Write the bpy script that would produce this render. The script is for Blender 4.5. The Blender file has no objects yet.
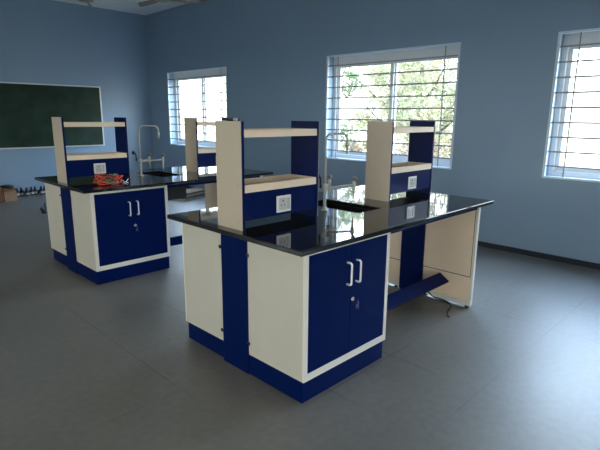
import bpy, bmesh, math, random
from mathutils import Vector, Matrix

S = bpy.context.scene
COL = S.collection
random.seed(7)

# ------------------------------------------------------------------ camera
F, YAW, PITCH, ROLL, CAMH = 486.38, 0.7940, -0.2201, 0.0099, 1.5471
cy, sy = math.cos(YAW), math.sin(YAW)
fw = Vector((sy*math.cos(PITCH), cy*math.cos(PITCH), math.sin(PITCH)))
r_ = Vector((cy, -sy, 0)); u_ = r_.cross(fw)
rr = math.cos(ROLL)*r_ + math.sin(ROLL)*u_
uu = -math.sin(ROLL)*r_ + math.cos(ROLL)*u_
cam_d = bpy.data.cameras.new('camera'); cam = bpy.data.objects.new('camera', cam_d); COL.objects.link(cam)
cam_d.sensor_width = 36; cam_d.lens = F/600*36; cam_d.clip_start = .05
m = Matrix((rr, uu, -fw)).transposed().to_4x4(); m.translation = (0, 0, CAMH)
cam.matrix_world = m
S.camera = cam

# ------------------------------------------------------------------ view, world
S.view_settings.view_transform = 'Standard'
S.view_settings.look = 'None'
S.view_settings.gamma = 1
S.view_settings.use_curve_mapping = False
S.view_settings.exposure = 0.14
SKY = 26.0
try:
    S.cycles.use_denoising = True
    S.cycles.max_bounces = 10; S.cycles.diffuse_bounces = 6; S.cycles.transparent_max_bounces = 12
    S.cycles.sample_clamp_indirect = 6
except Exception: pass
w = bpy.data.worlds.new('sky'); S.world = w; w.use_nodes = True
nt = w.node_tree; bg = nt.nodes['Background']; bg.inputs['Strength'].default_value = SKY
tc = nt.nodes.new('ShaderNodeTexCoord'); sx = nt.nodes.new('ShaderNodeSeparateXYZ'); cr = nt.nodes.new('ShaderNodeValToRGB')
nt.links.new(tc.outputs['Generated'], sx.inputs[0]); nt.links.new(sx.outputs['Z'], cr.inputs[0]); nt.links.new(cr.outputs[0], bg.inputs[0])
cr.color_ramp.elements[0].position = 0.0; cr.color_ramp.elements[0].color = (1, .97, .92, 1)
cr.color_ramp.elements[1].position = 0.9; cr.color_ramp.elements[1].color = (.42, .62, 1, 1)
_e = cr.color_ramp.elements.new(.30); _e.color = (.66, .80, 1, 1)
# the sky is whiter and hazier towards the yard, dimmer and warmer on the other side of the building
_dp = nt.nodes.new('ShaderNodeVectorMath'); _dp.operation = 'DOT_PRODUCT'; _dp.inputs[1].default_value = (-.85, -.53, 0)
_mr = nt.nodes.new('ShaderNodeMapRange'); _mr.interpolation_type = 'SMOOTHSTEP'; _mr.inputs[1].default_value = -.2; _mr.inputs[2].default_value = .6
_mx = nt.nodes.new('ShaderNodeMix'); _mx.data_type = 'RGBA'
nt.links.new(tc.outputs['Generated'], _dp.inputs[0]); nt.links.new(_dp.outputs['Value'], _mr.inputs[0]); nt.links.new(_mr.outputs[0], _mx.inputs[0])
_mx.inputs[7].default_value = (.56, .53, .47, 1); 
# overcast luminance: the horizon band is dimmer than the sky above it
_hz = nt.nodes.new('ShaderNodeMapRange'); _hz.inputs[1].default_value = .06; _hz.inputs[2].default_value = .30; _hz.inputs[3].default_value = .16; _hz.inputs[4].default_value = 1
_vm = nt.nodes.new('ShaderNodeVectorMath'); _vm.operation = 'SCALE'
nt.links.new(sx.outputs['Z'], _hz.inputs[0]); nt.links.new(cr.outputs[0], _vm.inputs[0]); nt.links.new(_hz.outputs[0], _vm.inputs['Scale']); nt.links.new(_vm.outputs[0], _mx.inputs[6]); nt.links.new(_mx.outputs[2], bg.inputs[0])

# ------------------------------------------------------------------ room numbers
XR, YB, ZC = 5.722, 10.429, 3.668          # window wall, board wall, ceiling
XL, YK = -3.0, -4.9                        # left wall, wall behind the camera
WT, WB = 2.43, 0.907
WINS = [(7.565, 9.663), (2.9525, 5.10), (-.28, 1.871), (-4.3, -2.15)]
LWINS = [(-3.6, -1.45), (0.3, 2.45), (5.3, 7.45)]
DR = (-1.6, .2, 2.2)                       # doorway in the back wall: x0, x1, height
TH = .26

def portal(name, x, y0, y1, face):
    l = bpy.data.lights.new(name, 'AREA'); l.shape = 'RECTANGLE'; l.size = y1-y0; l.size_y = WT-WB
    l.cycles.is_portal = True
    o = bpy.data.objects.new(name, l); COL.objects.link(o)
    o.location = (x, (y0+y1)/2, (WT+WB)/2)
    z = Vector((-face, 0, 0))   # light shines along -Z
    xa = Vector((0, 1, 0)); ya = z.cross(xa)
    mm = Matrix((xa, ya, z)).transposed().to_4x4(); mm.translation = o.location; o.matrix_world = mm
for y0, y1 in WINS: portal('window_daylight', XR+TH+.02, y0, y1, -1)
for y0, y1 in LWINS: portal('window_daylight', XL-TH-.02, y0, y1, 1)
_l = bpy.data.lights.new('doorway_daylight', 'AREA'); _l.shape = 'RECTANGLE'; _l.size = DR[1]-DR[0]; _l.size_y = DR[2]; _l.cycles.is_portal = True
_o = bpy.data.objects.new('doorway_daylight', _l); COL.objects.link(_o); _o.location = ((DR[0]+DR[1])/2, YK-.28, DR[2]/2); _o.rotation_euler = (math.pi/2, 0, math.pi)

# ------------------------------------------------------------------ materials
def mat(name, col, rough=.5, metal=0, noise=None, bump=None, spec=.5, coat=0):
    M = bpy.data.materials.new(name); M.use_nodes = True
    n = M.node_tree.nodes; L = M.node_tree.links; b = n['Principled BSDF']
    b.inputs['Base Color'].default_value = (*col, 1); b.inputs['Roughness'].default_value = rough
    b.inputs['Metallic'].default_value = metal; b.inputs['Specular IOR Level'].default_value = spec
    b.inputs['Coat Weight'].default_value = coat; b.inputs['Coat Roughness'].default_value = .05
    g = n.new('ShaderNodeTexCoord')
    if noise:
        sc, amt = noise
        t = n.new('ShaderNodeTexNoise'); t.inputs['Scale'].default_value = sc; t.inputs['Detail'].default_value = 4
        L.new(g.outputs['Object'], t.inputs[0])
        mr = n.new('ShaderNodeMapRange'); mr.inputs[1].default_value = .3; mr.inputs[2].default_value = .7
        mr.inputs[3].default_value = 1-amt; mr.inputs[4].default_value = 1+amt
        L.new(t.outputs[0], mr.inputs[0])
        mx = n.new('ShaderNodeMix'); mx.data_type = 'RGBA'; mx.blend_type = 'MULTIPLY'; mx.inputs[0].default_value = 1
        mx.inputs[6].default_value = (*col, 1); L.new(mr.outputs[0], mx.inputs[7]); L.new(mx.outputs[2], b.inputs['Base Color'])
    if bump:
        sc, st = bump
        t = n.new('ShaderNodeTexNoise'); t.inputs['Scale'].default_value = sc; L.new(g.outputs['Object'], t.inputs[0])
        bp = n.new('ShaderNodeBump'); bp.inputs['Strength'].default_value = st; bp.inputs['Distance'].default_value = .002
        L.new(t.outputs[0], bp.inputs['Height']); L.new(bp.outputs[0], b.inputs['Normal'])
    return M
M_wall = mat('blue_wall_paint', (.205, .305, .425), .45, noise=(.8, .04), bump=(60, .15))
M_ceil = mat('ceiling_paint', (.78, .82, .84), .7, noise=(2, .03))
M_beige = mat('cream_laminate', (.52, .505, .445), .42, noise=(5, .03))
M_warm = mat('warm_cream_laminate', (.86, .70, .54), .42, noise=(5, .03))
M_rackc = mat('rack_cream_laminate', (.48, .415, .33), .42, noise=(5, .03))
M_white = mat('white_powder_coat', (.72, .70, .64), .38)
M_blue = mat('blue_powder_coat', (.0002, .0078, .070), .35, noise=(7, .04), spec=.07)
M_skirt = mat('dark_blue_skirting', (.006, .012, .026), .35)
M_granite = mat('black_granite', (.012, .013, .014), .045, noise=(90, .5), spec=.75)
M_black = mat('black_plastic', (.01, .01, .012), .35)
M_sink = mat('black_sink_resin', (.008, .008, .009), .3)
M_pvc = mat('white_window_frame', (.62, .64, .64), .35)
M_grille = mat('grey_grille_paint', (.26, .28, .30), .45)
M_gframe = mat('pale_grille_frame_paint', (.55, .66, .74), .4)
M_tap = mat('ivory_coated_metal', (.46, .46, .43), .25, noise=(20, .04))
M_tapk = mat('grey_tap_knob', (.20, .18, .17), .4)
M_chrome = mat('chrome', (.7, .7, .7), .18, 1)
M_plate = mat('white_switch_plastic', (.78, .78, .77), .3)
M_plateg = mat('grey_switch_plastic', (.50, .50, .50), .35)
M_slot = mat('socket_hole', (.03, .03, .03), .6)
M_handle = mat('white_handle_plastic', (.85, .86, .88), .3)
M_alu = mat('board_frame_aluminium', (.60, .64, .64), .3, .4)
M_card = mat('cardboard', (.28, .18, .11), .8, noise=(9, .15))
M_cardd = mat('brown_cardboard', (.13, .05, .03), .8, noise=(9, .15))
M_red = mat('red_wire', (.75, .07, .03), .4)
M_orange = mat('orange_wire', (.70, .13, .06), .4)
M_green = mat('green_wire', (.03, .28, .12), .4)
M_fan = mat('fan_blade_olive', (.27, .26, .20), .4)
M_earth = mat('dry_earth', (.34, .26, .17), .9, noise=(1.5, .3))
M_bark = mat('bark', (.06, .05, .04), .9, noise=(12, .3))
M_label = mat('paper_label', (.38, .40, .42), .6)
M_dark = mat('dark_bottle_glass', (.012, .018, .03), .15)
M_wallout = mat('outside_plaster', (.7, .7, .66), .8)

def floor_mat():
    M = bpy.data.materials.new('grey_vinyl_tiles'); M.use_nodes = True
    n = M.node_tree.nodes; L = M.node_tree.links; b = n['Principled BSDF']
    g = n.new('ShaderNodeTexCoord')
    n1 = n.new('ShaderNodeTexNoise'); n1.inputs['Scale'].default_value = 1.6; n1.inputs['Detail'].default_value = 6
    n2 = n.new('ShaderNodeTexNoise'); n2.inputs['Scale'].default_value = 22; n2.inputs['Detail'].default_value = 5
    L.new(g.outputs['Object'], n1.inputs[0]); L.new(g.outputs['Object'], n2.inputs[0])
    add = n.new('ShaderNodeMath'); add.operation = 'ADD'; L.new(n1.outputs[0], add.inputs[0]); L.new(n2.outputs[0], add.inputs[1])
    cr = n.new('ShaderNodeValToRGB'); cr.color_ramp.elements[0].position = .35; cr.color_ramp.elements[1].position = .65
    hv = n.new('ShaderNodeMath'); hv.operation = 'MULTIPLY'; hv.inputs[1].default_value = .5; L.new(add.outputs[0], hv.inputs[0])
    cr.color_ramp.elements[0].color = (.130, .123, .112, 1); cr.color_ramp.elements[1].color = (.175, .166, .152, 1)
    L.new(hv.outputs[0], cr.inputs[0])
    sep = n.new('ShaderNodeSeparateXYZ'); L.new(g.outputs['Object'], sep.inputs[0])
    def seam(out, off):
        a = n.new('ShaderNodeMath'); a.operation = 'ADD'; a.inputs[1].default_value = off; L.new(out, a.inputs[0])
        d = n.new('ShaderNodeMath'); d.operation = 'PINGPONG'; d.inputs[1].default_value = .305; L.new(a.outputs[0], d.inputs[0])
        c = n.new('ShaderNodeMath'); c.operation = 'LESS_THAN'; c.inputs[1].default_value = .003; L.new(d.outputs[0], c.inputs[0])
        return c.outputs[0]
    a, c = seam(sep.outputs['X'], -2.55+6.1), seam(sep.outputs['Y'], -1.035+6.1)
    mx = n.new('ShaderNodeMath'); mx.operation = 'MAXIMUM'; L.new(a, mx.inputs[0]); L.new(c, mx.inputs[1])
    n3 = n.new('ShaderNodeTexNoise'); n3.inputs['Scale'].default_value = .9; L.new(g.outputs['Object'], n3.inputs[0])
    mr = n.new('ShaderNodeMapRange'); mr.inputs[1].default_value = .48; mr.inputs[2].default_value = .60; mr.inputs[3].default_value = .10; mr.inputs[4].default_value = .85
    L.new(n3.outputs[0], mr.inputs[0])
    ml = n.new('ShaderNodeMath'); ml.operation = 'MULTIPLY'; L.new(mx.outputs[0], ml.inputs[0]); L.new(mr.outputs[0], ml.inputs[1])
    mix = n.new('ShaderNodeMix'); mix.data_type = 'RGBA'; L.new(ml.outputs[0], mix.inputs[0]); L.new(cr.outputs[0], mix.inputs[6]); mix.inputs[7].default_value = (.05, .05, .05, 1)
    L.new(mix.outputs[2], b.inputs['Base Color']); b.inputs['Specular IOR Level'].default_value = 1.0
    rr_ = n.new('ShaderNodeMapRange'); rr_.inputs[3].default_value = .38; rr_.inputs[4].default_value = .52; L.new(n1.outputs[0], rr_.inputs[0]); L.new(rr_.outputs[0], b.inputs['Roughness'])
    bp = n.new('ShaderNodeBump'); bp.inputs['Strength'].default_value = .08; bp.inputs['Distance'].default_value = .002; L.new(n2.outputs[0], bp.inputs['Height']); L.new(bp.outputs[0], b.inputs['Normal'])
    return M
M_floor = floor_mat()

def board_mat():
    M = mat('green_chalkboard', (.014, .045, .030), .5, spec=.25)
    n = M.node_tree.nodes; L = M.node_tree.links; b = n['Principled BSDF']
    g = n.new('ShaderNodeTexCoord'); t = n.new('ShaderNodeTexNoise'); t.inputs['Scale'].default_value = 3; t.inputs['Detail'].default_value = 8
    L.new(g.outputs['Object'], t.inputs[0])
    cr = n.new('ShaderNodeValToRGB'); cr.color_ramp.elements[0].position = .4; cr.color_ramp.elements[1].position = .75
    cr.color_ramp.elements[0].color = (.006, .024, .014, 1); cr.color_ramp.elements[1].color = (.014, .045, .030, 1)
    L.new(t.outputs[0], cr.inputs[0]); L.new(cr.outputs[0], b.inputs['Base Color'])
    return M
M_board = board_mat()

def glass_mat():
    M = bpy.data.materials.new('window_glass'); M.use_nodes = True
    n = M.node_tree.nodes; L = M.node_tree.links; n.remove(n['Principled BSDF'])
    tr = n.new('ShaderNodeBsdfTransparent'); tr.inputs[0].default_value = (.93, .96, .95, 1)
    gl = n.new('ShaderNodeBsdfGlossy'); gl.inputs['Roughness'].default_value = .02
    lw = n.new('ShaderNodeLayerWeight'); lw.inputs[0].default_value = .5
    pw = n.new('ShaderNodeMath'); pw.operation = 'POWER'; pw.inputs[1].default_value = 5; L.new(lw.outputs['Facing'], pw.inputs[0])
    fr = n.new('ShaderNodeMath'); fr.operation = 'MULTIPLY_ADD'; fr.inputs[1].default_value = .9; fr.inputs[2].default_value = .04; L.new(pw.outputs[0], fr.inputs[0])
    mx = n.new('ShaderNodeMixShader'); L.new(fr.outputs[0], mx.inputs[0]); L.new(tr.outputs[0], mx.inputs[1]); L.new(gl.outputs[0], mx.inputs[2])
    L.new(mx.outputs[0], n['Material Output'].inputs[0]); return M
M_glass = glass_mat()

def leaf_mat(name, c1, c2):
    M = bpy.data.materials.new(name); M.use_nodes = True
    n = M.node_tree.nodes; L = M.node_tree.links; n.remove(n['Principled BSDF'])
    g = n.new('ShaderNodeTexCoord'); t = n.new('ShaderNodeTexNoise'); t.inputs['Scale'].default_value = 2.5; L.new(g.outputs['Object'], t.inputs[0])
    cr = n.new('ShaderNodeValToRGB'); cr.color_ramp.elements[0].position = .35; cr.color_ramp.elements[1].position = .65
    cr.color_ramp.elements[0].color = (*c1, 1); cr.color_ramp.elements[1].color = (*c2, 1); L.new(t.outputs[0], cr.inputs[0])
    d = n.new('ShaderNodeBsdfDiffuse'); tl = n.new('ShaderNodeBsdfTranslucent'); mx = n.new('ShaderNodeMixShader'); mx.inputs[0].default_value = .45
    L.new(cr.outputs[0], d.inputs[0]); L.new(cr.outputs[0], tl.inputs[0]); L.new(d.outputs[0], mx.inputs[1]); L.new(tl.outputs[0], mx.inputs[2])
    L.new(mx.outputs[0], n['Material Output'].inputs[0]); return M
M_leafA = leaf_mat('yellow_green_leaves', (.22, .26, .16), (.33, .30, .22))
M_leafB = leaf_mat('mid_green_leaves', (.10, .17, .10), (.24, .26, .17))

# ------------------------------------------------------------------ mesh helpers
def box(bm, x0, x1, y0, y1, z0, z1, mi=0, bev=0):
    r = bmesh.ops.create_cube(bm, size=1)
    vs = r['verts']
    for v in vs:
        v.co = Vector((x0+(v.co.x+.5)*(x1-x0), y0+(v.co.y+.5)*(y1-y0), z0+(v.co.z+.5)*(z1-z0)))
    fs = list({f for v in vs for f in v.link_faces})
    for f in fs: f.material_index = mi
    if bev:
        es = list({e for v in vs for e in v.link_edges})
        r = bmesh.ops.bevel(bm, geom=es, offset=bev, segments=2, affect='EDGES', profile=.5)
        for f in r['faces']: f.material_index = mi

def tube(bm, pts, rad, seg=10, mi=0, caps=True):
    pts = [Vector(p) for p in pts]
    rads = rad if isinstance(rad, (list, tuple)) else [rad]*len(pts)
    rings = []; up = None
    for i, p in enumerate(pts):
        a = pts[max(i-1, 0)]; b = pts[min(i+1, len(pts)-1)]
        t = (b-a).normalized()
        if up is None:
            up = Vector((0, 0, 1)) if abs(t.z) < .9 else Vector((1, 0, 0))
        s = t.cross(up)
        if s.length < 1e-4: s = t.cross(Vector((0, 1, 0)))
        s.normalize(); up = s.cross(t).normalized()
        rings.append([bm.verts.new(p+rads[i]*(math.cos(2*math.pi*k/seg)*s+math.sin(2*math.pi*k/seg)*up)) for k in range(seg)])
    for i in range(len(rings)-1):
        for k in range(seg):
            f = bm.faces.new((rings[i][k], rings[i][(k+1) % seg], rings[i+1][(k+1) % seg], rings[i+1][k])); f.smooth = True; f.material_index = mi
    if caps:
        f = bm.faces.new(list(reversed(rings[0]))); f.material_index = mi
        f = bm.faces.new(rings[-1]); f.material_index = mi

def arc(c, r, a0, a1, n, plane):
    out = []
    for i in range(n+1):
        a = math.radians(a0+(a1-a0)*i/n); out.append(Vector(c)+r*(math.cos(a)*Vector(plane[0])+math.sin(a)*Vector(plane[1])))
    return out

def obj(name, bm, mats, parent=None, kind=None, loc=None):
    me = bpy.data.meshes.new(name)
    bmesh.ops.recalc_face_normals(bm, faces=bm.faces)
    if loc is not None:
        for v in bm.verts: v.co -= Vector(loc)
    bm.to_mesh(me); bm.free()
    for q in (mats if isinstance(mats, (list, tuple)) else [mats]): me.materials.append(q)
    o = bpy.data.objects.new(name, me); COL.objects.link(o)
    if loc is not None: o.location = loc
    if parent: o.parent = parent
    if kind: o['kind'] = kind
    return o

def B(name, parent, mats, *boxes, bev=.0015, kind=None):
    bm = bmesh.new()
    for b in boxes: box(bm, *b[:6], mi=(b[6] if len(b) > 6 else 0), bev=bev)
    return obj(name, bm, mats, parent, kind)

def thing(name, label, cat, loc=(0, 0, 0), rz=0, group=None):
    o = bpy.data.objects.new(name, None); COL.objects.link(o); o.location = loc; o.rotation_euler = (0, 0, rz)
    o.empty_display_size = .1
    o['label'] = label; o['category'] = cat
    if group: o['group'] = group
    return o
def tag(o, label, cat, group=None):
    o['label'] = label; o['category'] = cat
    if group: o['group'] = group
    return o
def kids(o): return [c for c in bpy.data.objects if c.parent == o]
def dup(o, loc, label, parent=None):
    c = o.copy(); COL.objects.link(c)
    if parent is None:
        c.location = loc
        if label: c['label'] = label
    else: c.parent = parent
    for k in kids(o): dup(k, None, None, c)
    return c

# ------------------------------------------------------------------ the shell
def wall_with_windows(name, xa, xb, wins, m_in):
    bm = bmesh.new()
    ys = YK-.3
    for y0, y1 in sorted(wins):
        box(bm, xa, xb, ys, y0, 0, ZC); box(bm, xa, xb, y0, y1, 0, WB); box(bm, xa, xb, y0, y1, WT, ZC); ys = y1
    box(bm, xa, xb, ys, YB+.3, 0, ZC)
    return obj(name, bm, m_in, kind='structure')
wall_with_windows('wall_right', XR, XR+TH, WINS, M_wall)
wall_with_windows('wall_left', XL-TH, XL, LWINS, M_wall)
B('wall_front', None, M_wall, (XL, XR, YB, YB+.25, 0, ZC), bev=0, kind='structure')
B('wall_back', None, M_wall, (XL, DR[0], YK-.25, YK, 0, ZC), (DR[1], XR, YK-.25, YK, 0, ZC), (DR[0], DR[1], YK-.25, YK, DR[2], ZC), bev=0, kind='structure')
_d = B('door_1', None, M_white, (DR[0], DR[0]+.05, YK-.12, YK+.01, 0, DR[2]), (DR[1]-.05, DR[1], YK-.12, YK+.01, 0, DR[2]), (DR[0]+.05, DR[1]-.05, YK-.12, YK+.01, DR[2]-.05, DR[2]), kind='structure')
B('door_leaf', _d, M_white, (DR[0]-.04, DR[0]-.002, YK+.02, YK+.86, .01, DR[2]-.06)); B('door_leaf', _d, M_white, (DR[1]+.002, DR[1]+.04, YK+.02, YK+.86, .01, DR[2]-.06))
B('floor', None, M_floor, (XL-TH, XR+TH, YK-.3, YB+.3, -.12, 0), bev=0, kind='structure')
B('ceiling', None, M_ceil, (XL-TH, XR+TH, YK-.3, YB+.3, ZC, ZC+.15), bev=0, kind='structure')
B('baseboard_right', None, M_skirt, (XR-.012, XR, YK, YB, 0, .062), kind='structure')
B('baseboard_front', None, M_skirt, (XL, XR-.012, YB-.012, YB, 0, .062), kind='structure')
B('baseboard_left', None, M_skirt, (XL, XL+.012, YK, YB-.012, 0, .062), kind='structure')

def window(n, x, y0, y1, s):
    """s=+1: the outside lies towards +x.  x = inner wall face."""
    root = bpy.data.objects.new('window_%d' % n, None); COL.objects.link(root); root['kind'] = 'structure'
    root.location = (x, (y0+y1)/2, WB)
    hw = (y1-y0)/2; H = WT-WB
    X = lambda d: s*d
    def bx(bm, d0, d1, a, b, c, d, mi=0, bev=.002):
        xa, xb = sorted((X(d0), X(d1))); box(bm, xa, xb, a, b, c, d, mi, bev)
    # outer frame
    bm = bmesh.new()
    D0, D1 = .17, .245
    bx(bm, D0, D1, -hw, -hw+.055, 0, H); bx(bm, D0, D1, hw-.055, hw, 0, H)
    bx(bm, D0, D1, -hw+.055, hw-.055, H-.12, H); bx(bm, D0, D1, -hw+.055, hw-.055, 0, .07)
    obj('window_frame', bm, M_pvc, root)
    # two sliding sashes
    for k, (a, b, d) in enumerate(((-hw+.05, .04, .18), (-.04, hw-.05, .212))):
        bm = bmesh.new(); q = .05
        bx(bm, d, d+.028, a, a+q, .06, H-.11); bx(bm, d, d+.028, b-q, b, .06, H-.11)
        bx(bm, d, d+.028, a+q, b-q, .06, .12); bx(bm, d, d+.028, a+q, b-q, H-.16, H-.11)
        sash = obj('sash', bm, M_pvc, root)
        bm = bmesh.new(); bx(bm, d+.012, d+.016, a+q-.002, b-q+.002, .118, H-.158, bev=0)
        obj('pane', bm, M_glass, sash)
    # grille set flush with the inner wall face
    bm = bmesh.new(); t = .028
    bx(bm, -.004, .03, -hw, -hw+t, 0, H); bx(bm, -.004, .03, hw-t, hw, 0, H)
    bx(bm, -.004, .03, -hw+t, hw-t, 0, t*.8); bx(bm, -.004, .03, -hw+t, hw-t, H-t*.8, H)
    gf = obj('grille_frame', bm, M_gframe, root)
    for i in range(9):
        z = .155*(i+1)-.02
        bm = bmesh.new(); bx(bm, .010, .020, -hw+t-.003, hw-t+.003, z-.0088, z+.0088, bev=0); obj('grille_bar', bm, M_grille, gf)
    for yy in (-hw+.21, hw-.21):
        bm = bmesh.new(); bx(bm, .019, .027, yy-.007, yy+.007, t*.7, H-t*.7, bev=0); obj('grille_upright', bm, M_grille, gf)
    # painted sill inside the reveal
    bm = bmesh.new(); bx(bm, .03, .168, -hw, hw, 0, .012); obj('sill', bm, M_gframe, root)
for i, (a, b) in enumerate(WINS): window(i+1, XR, a, b, 1)
for i, (a, b) in enumerate(LWINS): window(i+5, XL, a, b, -1)

# ------------------------------------------------------------------ chalkboard
t = thing('chalkboard', 'dark green chalkboard with thin pale metal frame on the blue wall', 'chalkboard', (2.78, YB, 1.5))
bx0, bx1, bz0, bz1 = -1.8, 1.8, -.612, .612
B('writing_surface', t, M_board, (bx0+.02, bx1-.02, -.022, -.002, bz0+.02, bz1-.02))
B('board_frame', t, M_alu, (bx0, bx0+.026, -.03, -.002, bz0, bz1), (bx1-.026, bx1, -.03, -.002, bz0, bz1),
  (bx0+.026, bx1-.026, -.03, -.002, bz0, bz0+.024), (bx0+.026, bx1-.026, -.03, -.002, bz1-.024, bz1))

# ------------------------------------------------------------------ benches (local: x along bench, y across, z up)
W, LN, ZT, ZU = 1.255, 2.2156, .90, .872
X0, Y0 = 1.640, 1.600
X1, Y1 = 1.654, 4.257

def make_worktop(label):
    t = thing('worktop', label, 'worktop', (X0, Y0, ZU), 0, 'black stone worktops')
    bm = bmesh.new()
    xs, ys = [0, .985, 1.265, LN], [0, .42, .95, W]
    V = [[bm.verts.new((x, y, ZT-ZU)) for y in ys] for x in xs]
    fs = [bm.faces.new((V[i][j], V[i+1][j], V[i+1][j+1], V[i][j+1])) for i in range(3) for j in range(3) if (i, j) != (1, 1)]
    r = bmesh.ops.extrude_face_region(bm, geom=fs)
    for v in [g for g in r['geom'] if isinstance(g, bmesh.types.BMVert)]: v.co.z = 0
    bmesh.ops.recalc_face_normals(bm, faces=bm.faces)
    es = [e for e in bm.edges if len(e.link_faces) == 2 and e.calc_face_angle() > 1]
    bmesh.ops.bevel(bm, geom=es, offset=.004, segments=2, affect='EDGES', profile=.5)
    obj('slab', bm, M_granite, t)
    B('apron', t, M_blue, (.842, 2.063, .06, .08, -.036, 0)); B('apron', t, M_blue, (.842, 2.063, W-.08, W-.06, -.036, 0))
    return t

CW, CD = .762, .462
def make_cabinet(label, CD=CD):
    """front faces -y; local origin at the front-left floor corner"""
    t = thing('base_cabinet', label, 'cabinet', (X0+.078, Y0+.05, 0), 0, 'two-door lab base cabinets')
    zb, zt = .135, ZU-.001
    a, b = .030, CW-.030
    B('body', t, [M_beige, M_white],
      (0, .018, .012, CD, zb, zt), (CW-.018, CW, .012, CD, zb, zt), (.018, CW-.018, CD-.018, CD, zb, zt), (.018, CW-.018, .024, CD-.018, zb, zb+.018),
      (.018, CW-.018, .024, CD-.018, zt-.018, zt),
      (0, a, 0, .0119, zb, zt, 1), (b, CW, 0, .0119, zb, zt, 1), (a, b, 0, .0119, zb, zb+.042, 1), (a, b, 0, .0119, zt-.025, zt, 1))
    mid = (a+b)/2
    for k, (p, q, hx) in enumerate(((a+.002, mid-.0012, mid-.034), (mid+.0012, b-.002, mid+.048))):
        d = B('door', t, M_blue, (p, q, .001, .019, zb+.044, zt-.027), bev=.0015)
        bm = bmesh.new()
        z0, z1, o_ = .617, .745, .032
        pts = [(hx, .002, z0), (hx, -o_+.012, z0)] + [(hx, -o_+.012-.012*math.sin(i*math.pi/8), z0+.012-.012*math.cos(i*math.pi/8)) for i in range(1, 5)] \
            + [(hx, -o_+.012-.012*math.cos(i*math.pi/8), z1-.012+.012*math.sin(i*math.pi/8)) for i in range(0, 5)] + [(hx, .002, z1)]
        tube(bm, pts, .0062, 10)
        h = obj('handle', bm, M_handle, d); h['label'] = 'white bow handle'
        if k == 1:
            bm = bmesh.new()
            kx, kz = mid+.018, .515
            tube(bm, [(kx, .002, kz), (kx, -.008, kz)], .0125, 16)
            tube(bm, [(kx, -.008, kz), (kx, -.012, kz)], .008, 12)
            obj('lock', bm, M_chrome, d)
            bm = bmesh.new()
            box(bm, kx-.001, kx+.001, -.036, -.010, kz-.005, kz+.005)
            tube(bm, arc((kx, -.036, kz-.010), .012, 0, 330, 12, ((0, 1, 0), (0, 0, 1))), .001, 6)
            box(bm, kx+.003, kx+.005, -.044, -.034, kz-.056, kz-.022, bev=.0005)
            box(bm, kx-.005, kx-.003, -.034, -.024, kz-.050, kz-.022, bev=.0005)
            kk = obj('key', bm, M_chrome, d); kk['label'] = 'keys hanging from the lock'
    B('plinth', t, M_blue, (.0005, CW-.012, .012, .028, .007, zb), (.0005, .018, .028, CD, .007, zb), (CW-.028, CW-.012, .028, CD, .007, zb), bev=.001)
    for (fx, fy) in ((.045, .05), (CW-.05, .05), (.045, CD-.04), (CW-.05, CD-.04)):
        bm = bmesh.new(); tube(bm, [(fx, fy, 0), (fx, fy, .01), (fx, fy, .0101), (fx, fy, .05)], [.02, .02, .010, .010], 12); obj('levelling_foot', bm, M_black, t)
    return t

def make_core(label):
    t = thing('service_core', label, 'panel', (X0+.074, Y0+.514, 0), 0, 'blue service cores between cabinets')
    w_ = .2515
    B('panel', t, M_blue, (.002, CW, .0, w_, .0, ZU-.001), bev=.002)
    bs = []
    for yy in (-.018, w_+.002):
        for zz in (.21, .76): bs.append((yy, zz))
    for yy, zz in bs:
        bm = bmesh.new(); box(bm, -.003, .002, yy, yy+.016, zz-.011, zz+.011, bev=.001)
        if yy < 0: box(bm, -.003, .002, -.003, .006, zz-.005, zz+.005)
        else: box(bm, -.003, .002, w_-.004, w_+.003, zz-.005, zz+.005)
        obj('clip', bm, M_black, t)
    return t

def make_end_frame(label):
    """the leg panel at the far end: two framed cream halves with a blue middle"""
    t = thing('end_frame', label, 'panel', (X0+2.066, Y0+.05, 0), 0, 'cream leg panels at the window ends')
    T = .031; DY = 1.155
    for k, (a, b) in enumerate(((0, .462), (.687, DY))):
        if k == 0: fr = (a, a+.022); 
        zb, zt = .055, ZU-.001
        front = (a, a+.022) if k == 0 else (b-.022, b)
        rest = (a+.022, b) if k == 0 else (a, b-.022)
        rest2 = (a+.028, b) if k == 0 else (a, b-.028)
        gap = (a+.022, a+.028) if k == 0 else (b-.028, b-.022)
        f = B('side_panel', t, [M_warm, M_white, M_slot], (0, T, *front, zb, zt, 1), (.004, T, *rest, zb, .262, 0), (.001, T, *rest2, .269, zt, 0), (.003, T-.004, rest[0], rest[1], .262, .269, 2), (.003, T-.004, *gap, .269, zt, 2))
    B('centre_panel', t, M_blue, (-.02, T, .464, .685, .0, ZU-.001))
    for a, b in ((0, .462), (.687, DY)): B('bottom_rail', t, M_white, (-.012, T, a, b, .022, .062))
    for yy in (.035, .425, .73, DY-.035):
        bm = bmesh.new(); tube(bm, [(.008, yy, 0), (.008, yy, .022), (.008, yy, .0221), (.008, yy, .03)], [.018, .018, .010, .010], 12); obj('levelling_foot', bm, M_black, t)
    return t

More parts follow.
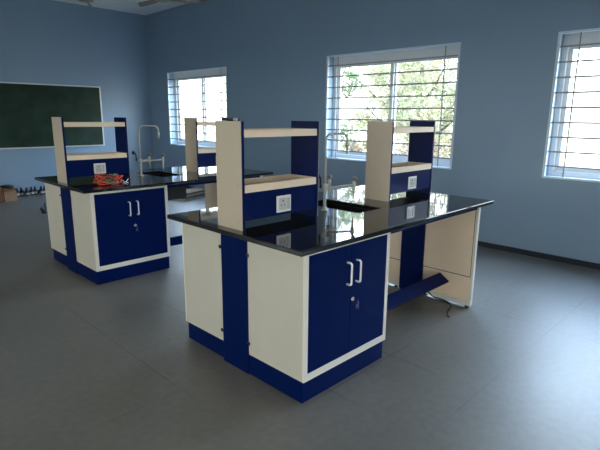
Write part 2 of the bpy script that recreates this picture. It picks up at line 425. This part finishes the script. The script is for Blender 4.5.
def make_footrest(label):
    t = thing('footrest', label, 'footrest', (X0+.842, Y0, 0), 0, 'blue footrests under the knee space')
    L_ = 2.064-.842
    bm = bmesh.new()
    p0, p1 = Vector((0, .253, .188)), Vector((0, .343, .246)); n_ = Vector((0, -(p1-p0).z, (p1-p0).y)).normalized()
    prof = [p0, p1, p1-n_*.004, p1-n_*.018+Vector((0, .004, 0)), p1-n_*.018, p1-n_*.003-(p1-p0)*.03, p0-n_*.003+(p1-p0)*.03, p0-n_*.02+(p1-p0)*.03, p0-n_*.02]
    prof = [p0, p1, p1-n_*.018, p1-n_*.018-(p1-p0)*.03, p1-n_*.003-(p1-p0)*.03, p0-n_*.003+(p1-p0)*.03, p0-n_*.018+(p1-p0)*.03, p0-n_*.018]
    A = [bm.verts.new(v) for v in prof]; Bv = [bm.verts.new(v+Vector((L_, 0, 0))) for v in prof]
    for i in range(len(A)): bm.faces.new((A[i], A[(i+1) % len(A)], Bv[(i+1) % len(A)], Bv[i]))
    bm.faces.new(A); bm.faces.new(list(reversed(Bv)))
    obj('tread', bm, M_blue, t)
    for a in (L_-.010, .002): B('bracket', t, M_white, (a, a+.008, .28, .33, .150, .193), bev=.001)
    return t

def make_rack(label, first=True):
    t = thing('reagent_rack', label, 'shelf rack', (X0+.066, Y0+.536, ZT), 0, 'two-tier racks on the worktops')
    D, RL, H = .236, .632, .617
    for k, (a, b) in enumerate(((0, .019), (RL-.019, RL))):
        oa = (a-.003, a) if k == 0 else (b, b+.003)
        s = B('side_panel', t, [M_blue, M_rackc], (a, b, 0, D, .0, H, 0), (*oa, .0, D, .0, H, 1), bev=.0012)
        for zz in (.04, .26):
            for yy in (.03, D-.03):
                xx = -.0032 if k == 0 else RL+.0032
                bm = bmesh.new(); tube(bm, [(xx-.0012, yy, zz), (xx+.0012, yy, zz)], .0025, 8); obj('screw', bm, M_tapk, s)
    def tray(z0, z1, name):
        a, b, q = .0195, RL-.0195, .012
        return B(name, t, M_warm, (a, b, 0, q, z0, z1), (a, b, D-q, D, z0, z1), (a, a+q, q, D-q, z0, z1), (b-q, b, q, D-q, z0, z1), (a+q, b-q, q, D-q, z0, z0+.012), bev=.001)
    tray(.528, .570, 'shelf'); tray(.217, .262, 'shelf')
    B('socket_box', t, M_blue, (.0195, RL-.0195, .004, D-.004, .055, .2165), bev=.001)
    for s in (0, 1):
        y = .004 if s == 0 else D-.004; d = -1 if s == 0 else 1
        bm = bmesh.new(); cx = .322; y_ = sorted((y, y+d*.010))
        box(bm, cx-.058, cx+.058, *y_, .072, .174, 0, .003)
        sock = obj('socket_plate', bm, M_plate, t)
        bm = bmesh.new(); y2 = sorted((y+d*.0095, y+d*.013))
        box(bm, cx-.042, cx+.016, *y2, .086, .160, 0, .001)
        y3 = sorted((y+d*.012, y+d*.0138))
        tube(bm, [(cx-.013, y3[0], .143), (cx-.013, y3[1], .143)], .0052, 10, 1)
        for hx in (-.026, 0): tube(bm, [(cx+hx, y3[0], .116), (cx+hx, y3[1], .116)], .0042, 10, 1)
        obj('socket', bm, [M_plateg, M_slot], sock)
        bm = bmesh.new(); box(bm, cx+.022, cx+.044, *sorted((y+d*.0095, y+d*.016)), .088, .158, 0, .002); obj('switch', bm, M_plateg, sock)
    return t

def make_tap(label):
    t = thing('lab_tap', label, 'tap', (X0+.872, Y0+.63, ZT), 0, 'gooseneck lab taps by the sinks')
    bm = bmesh.new(); tube(bm, [(0, 0, 0), (0, 0, .012), (0, 0, .0121), (0, 0, .03), (0, 0, .0301), (0, 0, .13)], [.024, .024, .015, .015, .011, .011], 16); obj('base', bm, M_tap, t)
    bm = bmesh.new(); tube(bm, [(0, 0, .13), (0, 0, .138), (0, 0, .185), (0, 0, .193)], [.011, .016, .016, .011], 16); obj('valve_body', bm, M_tap, t)
    bm = bmesh.new(); R_ = .05
    pts = [(0, 0, .19), (0, 0, .35), (0, 0, .53-R_)] + [(R_-R_*math.cos(i*math.pi/12), 0, .53-R_+R_*math.sin(i*math.pi/12)) for i in range(1, 7)] \
        + [(.18, 0, .53)] + [(.18+R_*math.sin(i*math.pi/12), 0, .53-R_+R_*math.cos(i*math.pi/12)) for i in range(1, 7)] + [(.23, 0, .455)]
    tube(bm, pts, .008, 12); obj('swan_neck', bm, M_tap, t)
    bm = bmesh.new(); tube(bm, [(.23, 0, .46), (.23, 0, .452), (.23, 0, .44), (.23, 0, .436), (.23, 0, .41), (.23, 0, .385)], [.0095, .015, .015, .010, .008, .005], 12); obj('nozzle', bm, M_tap, t)
    bm = bmesh.new(); tube(bm, [(-.018, 0, .165), (-.03, 0, .168), (-.045, 0, .172)], .006, 8)
    obj('stem', bm, M_tap, t)
    bm = bmesh.new(); tube(bm, [(-.045, 0, .19), (-.05, 0, .248), (-.075, 0, .252)], [.006, .006, .006], 8); 
    tube(bm, [(-.045, 0, .165), (-.045, 0, .19)], .008, 8)
    tube(bm, [(-.062, 0, .25), (-.066, 0, .25), (-.084, 0, .253), (-.088, 0, .253)], [.012, .019, .019, .012], 14)
    obj('neck_knob', bm, M_black, t)
    for sgn, ln in ((1, .19), (-1, .235)):
        ang = math.radians(32)*sgn*(1 if sgn > 0 else .6)
        d = Vector((math.cos(ang), math.sin(ang), 0)); e = d*ln
        bm = bmesh.new(); tube(bm, [d*.015+Vector((0, 0, .160)), d*(ln*.5)+Vector((0, 0, .164)), e+Vector((0, 0, .170))], .009, 10)
        tube(bm, [e+Vector((0, 0, .140)), e+Vector((0, 0, .146)), e+Vector((0, 0, .19)), e+Vector((0, 0, .2))], [.010, .015, .015, .008], 12)
        a = obj('side_arm', bm, M_tap, t)
        bm = bmesh.new(); tube(bm, [e+Vector((0, 0, .142)), e+Vector((0, 0, .12)), e+Vector((0, 0, .09)), e+Vector((0, 0, .065))], [.010, .008, .006, .004], 10); obj('spout', bm, M_tap, a)
        bm = bmesh.new(); h = e+Vector((0, 0, .195)); tube(bm, [h, h+Vector((0, 0, .014)), h+d*.006+Vector((0, 0, .016)), h+d*.01+Vector((0, 0, .034)), h+d*.01+Vector((0, 0, .038))], [.006, .006, .019, .017, .010], 12); obj('knob', bm, M_tapk, a)
    return t

def make_sink(label):
    bm = bmesh.new(); x0, x1, y0, y1, zt, zb = .985, 1.265, .42, .95, -.0005, -.22
    th = .014
    box(bm, x0-th, x0, y0-th, y1+th, zb, zt); box(bm, x1, x1+th, y0-th, y1+th, zb, zt)
    box(bm, x0, x1, y0-th, y0, zb, zt); box(bm, x0, x1, y1, y1+th, zb, zt); box(bm, x0, x1, y0, y1, zb-.012, zb)
    tube(bm, [(1.125, .685, zb-.1), (1.125, .685, zb-.011)], .03, 14)
    o = obj('sink', bm, M_sink); o.location = (X0, Y0, ZU)
    t = tag(o, label, 'sink', 'black drop sinks in the worktops')
    bm = bmesh.new(); tube(bm, [(1.125, .685, zb+.0002), (1.125, .685, zb+.004)], .035, 18); obj('drain', bm, M_chrome, o)
    return o

NEAR, FAR = 'nearer bench', 'farther bench by the chalkboard'
dx, dy = X1-X0, Y1-Y0
def off(o, ox=0, oy=0): return (o.location.x+dx+ox, o.location.y+dy+oy, o.location.z)

wt = make_worktop('long polished black stone worktop of the nearer bench, reflecting the middle window')
dup(wt, off(wt), 'long black stone worktop of the farther bench, red wires lying on it')
cb = make_cabinet('blue two-door cabinet of the nearer bench, doors facing the camera, keys in lock')
dup(cb, off(cb), 'blue two-door cabinet of the farther bench, its doors facing the camera')
for (ox, oy, lab) in ((X0, Y0, 'cream cabinet end at the left back of the nearer bench, doors turned away'),
                      (X1, Y1, 'cream cabinet end at the left back of the farther bench, doors turned away')):
    if lab.count('nearer'): rear = c = make_cabinet(lab, .437)
    else: c = dup(rear, (0, 0, 0), lab)
    c.location = (ox+.078+CW, oy+1.205, 0); c.rotation_euler = (0, 0, math.pi)
co = make_core('dark blue panel between the cream cabinet ends of the nearer bench')
dup(co, off(co), 'dark blue panel between the cream cabinet ends of the farther bench')
ef = make_end_frame('cream and blue leg panel at the window end of the nearer bench')
dup(ef, off(ef), 'leg panel at the window end of the farther bench, seen past the nearer bench')
fr = make_footrest('tilted blue metal footrest bar in the knee space of the nearer bench')
dup(fr, off(fr), 'blue footrest in the knee space of the farther bench')
rk = make_rack('cream and blue rack at the near end of the nearer worktop, black pen on top')
dup(rk, (X0+1.522, Y0+.536, ZT), 'cream and blue rack at the window end of the nearer worktop, behind the sink')
dup(rk, off(rk), 'cream and blue rack above the coil of red wires on the farther worktop')
dup(rk, (X1+1.522, Y1+.536, ZT), 'rack at the window end of the farther worktop, half hidden behind the nearest rack')
tp = make_tap('pale gooseneck lab tap with two side arms on the nearer worktop')
dup(tp, off(tp), 'pale gooseneck lab tap with two side arms on the farther worktop')
sk = make_sink('black sink set in the nearer worktop between its two racks')
dup(sk, off(sk), 'black sink set in the farther worktop beside the tap')

# ------------------------------------------------------------------ small things
# marker on the nearest rack's side panel
t = thing('marker_pen', 'short black marker pen lying on top of the nearest rack', 'pen', (X0+.0755, Y0+.655, ZT+.617+.0088))
bm = bmesh.new(); tube(bm, [(0, -.045, 0), (0, .06, 0)], .0085, 12); obj('barrel', bm, M_black, t)
bm = bmesh.new(); tube(bm, [(0, -.075, 0), (0, -.07, 0), (0, -.046, 0)], [.006, .0085, .0085], 12); obj('cap', bm, M_plateg, t)

# cable on the floor by the end frame
bm = bmesh.new()
pts = [(3.69, 2.03, .05), (3.70, 1.99, .012), (3.72, 1.93, .006), (3.70, 1.86, .006), (3.655, 1.80, .006), (3.58, 1.765, .006), (3.50, 1.745, .006), (3.43, 1.705, .006), (3.40, 1.68, .008)]
def smooth(p, n=6):
    p = [Vector(q) for q in p]; out = []
    for i in range(len(p)-1):
        a, b, c, d = p[max(i-1, 0)], p[i], p[i+1], p[min(i+2, len(p)-1)]
        for k in range(n):
            t_ = k/n; out.append(.5*((2*b)+(c-a)*t_+(2*a-5*b+4*c-d)*t_*t_+(3*b-a-3*c+d)*t_**3))
    out.append(p[-1]); return out
tube(bm, smooth(pts), .0055, 8)
tag(obj('floor_cable', bm, M_black), 'short black cable curling on the floor by the nearer bench leg panel', 'cable')

# wires on the farther worktop
t = thing('wire_coil', 'tangled coil of red and orange wires on the farther worktop below the socket', 'wires', (X1+.30, Y1+.22, ZT))
rng = random.Random(3)
def coil(cx, cyy, R0, n, z, seed, rad=.0045):
    g = random.Random(seed); bm = bmesh.new(); pts = []
    N = 22*n
    for i in range(N):
        a = 2*math.pi*i/22; rr_ = R0*(1+.22*math.sin(a*.37+seed)+.08*g.uniform(-1, 1))
        pts.append((cx+rr_*math.cos(a), cyy+rr_*.75*math.sin(a), z+.036*(1+math.sin(a*.61+seed))+.003*g.random()))
    tube(bm, pts, rad, 6); return bm
for nm, M, a in (('red_wire', M_red, (0.0, 0, .065, 4, .008, 1)), ('orange_wire', M_orange, (-.04, .02, .055, 4, .022, 2)), ('red_wire', M_red, (.10, -.02, .045, 4, .008, 5)), ('black_wire', M_black, (.03, -.01, .055, 5, .02, 9)),
                 ('green_wire', M_green, (.03, -.02, .05, 3, .022, 4)), ('orange_wire', M_orange, (.09, .01, .035, 3, .02, 6))):
    obj(nm, coil(*a), M, t)
t = thing('plug_adapter', 'small pale plastic adapter beside the red wires on the farther worktop', 'adapter', (X1+.44, Y1+.34, ZT))
B('body', t, M_plateg, (-.03, .03, -.02, .02, 0, .05), bev=.004)
bm = bmesh.new(); [tube(bm, [(q, -.02, .03), (q, -.038, .03)], .003, 8) for q in (-.012, .012)]; obj('pin', bm, M_chrome, t)
t = thing('cable_clip', 'small metal clip lying right of the red wires on the farther worktop', 'clip', (X1+.50, Y1+.24, ZT))
bm = bmesh.new(); tube(bm, [(-.03, 0, .03), (0, 0, .004), (.035, .01, .035)], .004, 8); obj('prong', bm, M_chrome, t)
bm = bmesh.new(); tube(bm, [(-.04, .02, .004), (.03, -.01, .004)], .004, 8); obj('rod', bm, M_chrome, t)

# things on the floor by the board wall
t = thing('carton', 'open brown cardboard carton on the floor below the chalkboard', 'box', (2.50, 9.93, 0), math.radians(8))
t.scale = (.82, .82, .88)
B('carton_wall', t, M_card, (-.13, .13, -.16, -.155, 0, .25), (-.13, .13, .155, .16, 0, .25), (-.13, -.125, -.155, .155, 0, .25), (.125, .13, -.155, .155, 0, .25), (-.125, .125, -.155, .155, 0, .005), bev=0)
for s in (-1, 1):
    bm = bmesh.new(); v = [bm.verts.new((-.13, s*.16, .25)), bm.verts.new((.13, s*.16, .25)), bm.verts.new((.13, s*.23, .225)), bm.verts.new((-.13, s*.23, .225))]; bm.faces.new(v)
    r = bmesh.ops.solidify(bm, geom=bm.faces[:], thickness=.004)
    obj('flap', bm, M_card, t)
def lump(name, loc, sx, sy, sz, M, label, cat, seed):
    bm = bmesh.new(); bmesh.ops.create_icosphere(bm, subdivisions=3, radius=1); g = random.Random(seed)
    ph = [g.uniform(0, 6) for _ in range(4)]
    for v in bm.verts:
        k = 1+.13*math.sin(5*v.co.x+ph[0])*math.cos(4*v.co.y+ph[1])+.09*math.sin(9*v.co.z+7*v.co.x+ph[2])
        v.co = Vector((v.co.x*sx*k, v.co.y*sy*k, v.co.z*sz*k))
    zm = min(v.co.z for v in bm.verts)
    for v in bm.verts: v.co.z -= zm
    for f in bm.faces: f.smooth = True
    o = obj(name, bm, M); o.location = loc; return tag(o, label, cat)
lump('plastic_bag', (2.51, 9.93, .2206), .112, .125, .03, M_black, 'black plastic bag lying over the open cardboard carton', 'bag', 2)
t = thing('carton', 'dark brown carton at the left edge beside the open carton', 'box', (2.315, 9.84, 0), math.radians(5))
B('carton_wall', t, M_cardd, (-.055, .055, -.13, .13, 0, .27), bev=.002)
B('tape', t, M_label, (-.02, .02, -.131, .131, .2701, .2712), bev=0)
G = 'dark bottles along the board wall'
t = thing('bottle', '', 'bottle', (2.75, 10.25, 0), 0, G)
bm = bmesh.new(); tube(bm, [(0, 0, 0), (0, 0, .004), (0, 0, .10), (0, 0, .125), (0, 0, .14)], [.030, .036, .036, .018, .014], 14); obj('glass_body', bm, M_dark, t)
bm = bmesh.new(); tube(bm, [(0, 0, .141), (0, 0, .165)], .018, 12); obj('cap', bm, M_black, t)
bm = bmesh.new(); tube(bm, [(0, 0, .022), (0, 0, .065)], .0368, 14, caps=False); lb = obj('bottle_label', bm, M_label, t); lb['label'] = 'pale paper label'
bl = 'dark capped bottle with pale label in the row by the board wall skirting'
t['label'] = bl
for k in range(1, 8): dup(t, (2.75+.083*k+.012*math.sin(k*3), 10.25+.03*math.sin(k*2.1), 0), bl)
# dark bracket standing on the floor left of the farther bench
t = thing('metal_bracket', 'small black bracket standing on the floor left of the farther bench', 'bracket', (2.555, 8.22, 0))
t.scale = (.7, .7, .8)
B('foot', t, M_black, (-.05, .055, -.03, .03, 0, .018), bev=.003)
B('upright', t, M_black, (.02, .042, -.012, .012, .018, .21), bev=.002)
bm = bmesh.new(); tube(bm, [(-.055, 0, .125), (-.05, 0, .11), (-.01, 0, .018)], [.02, .034, .034], 10); obj('brace', bm, M_black, t)
# stuff beyond the farther bench, by the window wall
t = thing('plank_stack', 'low stack of pale boards on the floor beyond the farther bench', 'boards', (5.05, 8.0, 0), math.radians(20))
for k in range(4): B('board', t, M_card if k % 2 else M_beige, (-.35+.02*k, .35+.03*k, -.22, .2-.02*k, .035*k, .035*k+.033), bev=.001)

# ceiling fans (only a blade tip of each dips into the frame)
def fan(x, y, z, tipdir, label):
    t = thing('ceiling_fan', label, 'fan', (x, y, ZC), 0, 'ceiling fans')
    h = z-ZC
    bm = bmesh.new(); tube(bm, [(0, 0, 0), (0, 0, -.02), (0, 0, -.06), (0, 0, -.0601), (0, 0, h+.08)], [.05, .055, .02, .012, .012], 14); obj('down_rod', bm, M_fan, t)
    bm = bmesh.new(); tube(bm, [(0, 0, h+.08), (0, 0, h+.07), (0, 0, h+.03), (0, 0, h-.02), (0, 0, h-.035)], [.03, .08, .12, .12, .06], 20); obj('motor', bm, M_fan, t)
    for k in range(3):
        a = tipdir+k*2*math.pi/3; d = Vector((math.cos(a), math.sin(a), 0)); s = Vector((-d.y, d.x, 0))
        bm = bmesh.new(); ring = []
        for rr_, wd in ((.11, .02), (.2, .025), (.22, .034), (.60, .038), (.64, .032), (.65, .02)):
            ring.append([d*rr_+s*wd*q+Vector((0, 0, h+zz+.020*q)) for q, zz in ((-1, -.003), (1, -.003), (1, .003), (-1, .003))])
        V = [[bm.verts.new(p) for p in r] for r in ring]
        for i in range(len(V)-1):
            for j in range(4): bm.faces.new((V[i][j], V[i][(j+1) % 4], V[i+1][(j+1) % 4], V[i+1][j]))
        bm.faces.new(V[0]); bm.faces.new(list(reversed(V[-1])))
        obj('blade', bm, M_fan, t)
def ray_z(px, py, z):
    d = fw+(px-300)/F*rr-(py-225)/F*uu; k = (z-CAMH)/d.z; return Vector((d.x*k, d.y*k, z))
for (tx, ty), (hx, hy), lab in (((92, 8), (84.5, -2), 'ceiling fan whose blade tip shows at the top left, above the chalkboard'),
                               ((139, 5), (160, 0), 'ceiling fan whose blade tip shows near the room corner')):
    T_, H_ = ray_z(tx, ty, 3.3), ray_z(hx, hy, 3.3); d = (H_-T_).normalized(); c = T_+d*.65
    fan(c.x, c.y, 3.3, math.atan2(-d.y, -d.x), lab)

# ------------------------------------------------------------------ outside
B('terrace', None, M_earth, (XL-TH, XR+TH, -40, YK-.3, -.6, -.5), bev=0, kind='structure')
B('ground', None, M_earth, (XR+TH, 60, -40, 50, -.6, -.5), bev=0, kind='structure')
B('yard', None, M_earth, (-60, XL-TH, -40, 50, -.6, -.5), bev=0, kind='structure')
def tree(x, y, h, R, n, M, label, seed, leaf=.10):
    g = random.Random(seed)
    t = thing('tree', label, 'tree', (x, y, -.5), 0, 'trees outside the windows')
    bm = bmesh.new(); tube(bm, [(0, 0, 0), (.05, .03, h*.3), (-.04, .05, h*.6), (0, 0, h*.85)], [.14, .11, .07, .03], 8)
    tips = []
    for k in range(7):
        a = g.uniform(0, 6.28); z0 = h*g.uniform(.2, .6); e = Vector((math.cos(a)*R*.7, math.sin(a)*R*.7, z0+h*.2))
        tube(bm, [(0, .03, z0), (e.x*.5, e.y*.5, z0+h*.08), e], [.05, .035, .012], 6)
    obj('trunk', bm, M_bark, t)
    cl = [(Vector((g.uniform(-1, 1)*R*.75, g.uniform(-1, 1)*R*.75, g.uniform(.08, .95)*h)), g.uniform(.35, .7)*R*.6) for _ in range(26)]
    vs, fs = [], []
    for i in range(n):
        c, r0 = g.choice(cl)
        d = Vector((g.gauss(0, 1), g.gauss(0, 1), g.gauss(0, 1))).normalized()*r0*g.uniform(.5, 1)
        p = c+d
        if p.z < .05: continue
        a = Vector((g.gauss(0, 1), g.gauss(0, 1), g.gauss(0, .6))).normalized(); b = a.cross(Vector((g.gauss(0, 1), g.gauss(0, 1), g.gauss(0, 1)))).normalized()
        s = leaf*g.uniform(.6, 1.3); k = len(vs)
        vs += [p-a*s, p-b*s*.45, p+a*s, p+b*s*.45]; fs.append((k, k+1, k+2, k+3))
    me = bpy.data.meshes.new('foliage'); me.from_pydata(vs, [], fs); me.materials.append(M)
    o = bpy.data.objects.new('foliage', me); COL.objects.link(o); o.parent = t
M_leafC = leaf_mat('dry_brown_leaves', (.20, .15, .10), (.27, .22, .15))
tree(11.8, 7.1, 4.6, 1.9, 12000, M_leafA, 'yellow green leafy tree outside the right half of the middle window', 1, .075)
tree(11.8, 11.5, 4.8, 1.9, 12000, M_leafB, 'mid green leafy tree outside the left half of the middle window', 2, .075)
tree(16.4, 11.2, 5.5, 2.0, 8000, M_leafA, 'yellow green tree farther back outside the middle window', 3, .09)
tree(8.2, 4.9, 1.7, .65, 2600, M_leafC, 'low dry brownish bush outside the lower right part of the middle window', 8, .05)
tree(8.2, 6.5, 1.8, .65, 2600, M_leafC, 'low dry brownish bush outside the lower left part of the middle window', 9, .05)
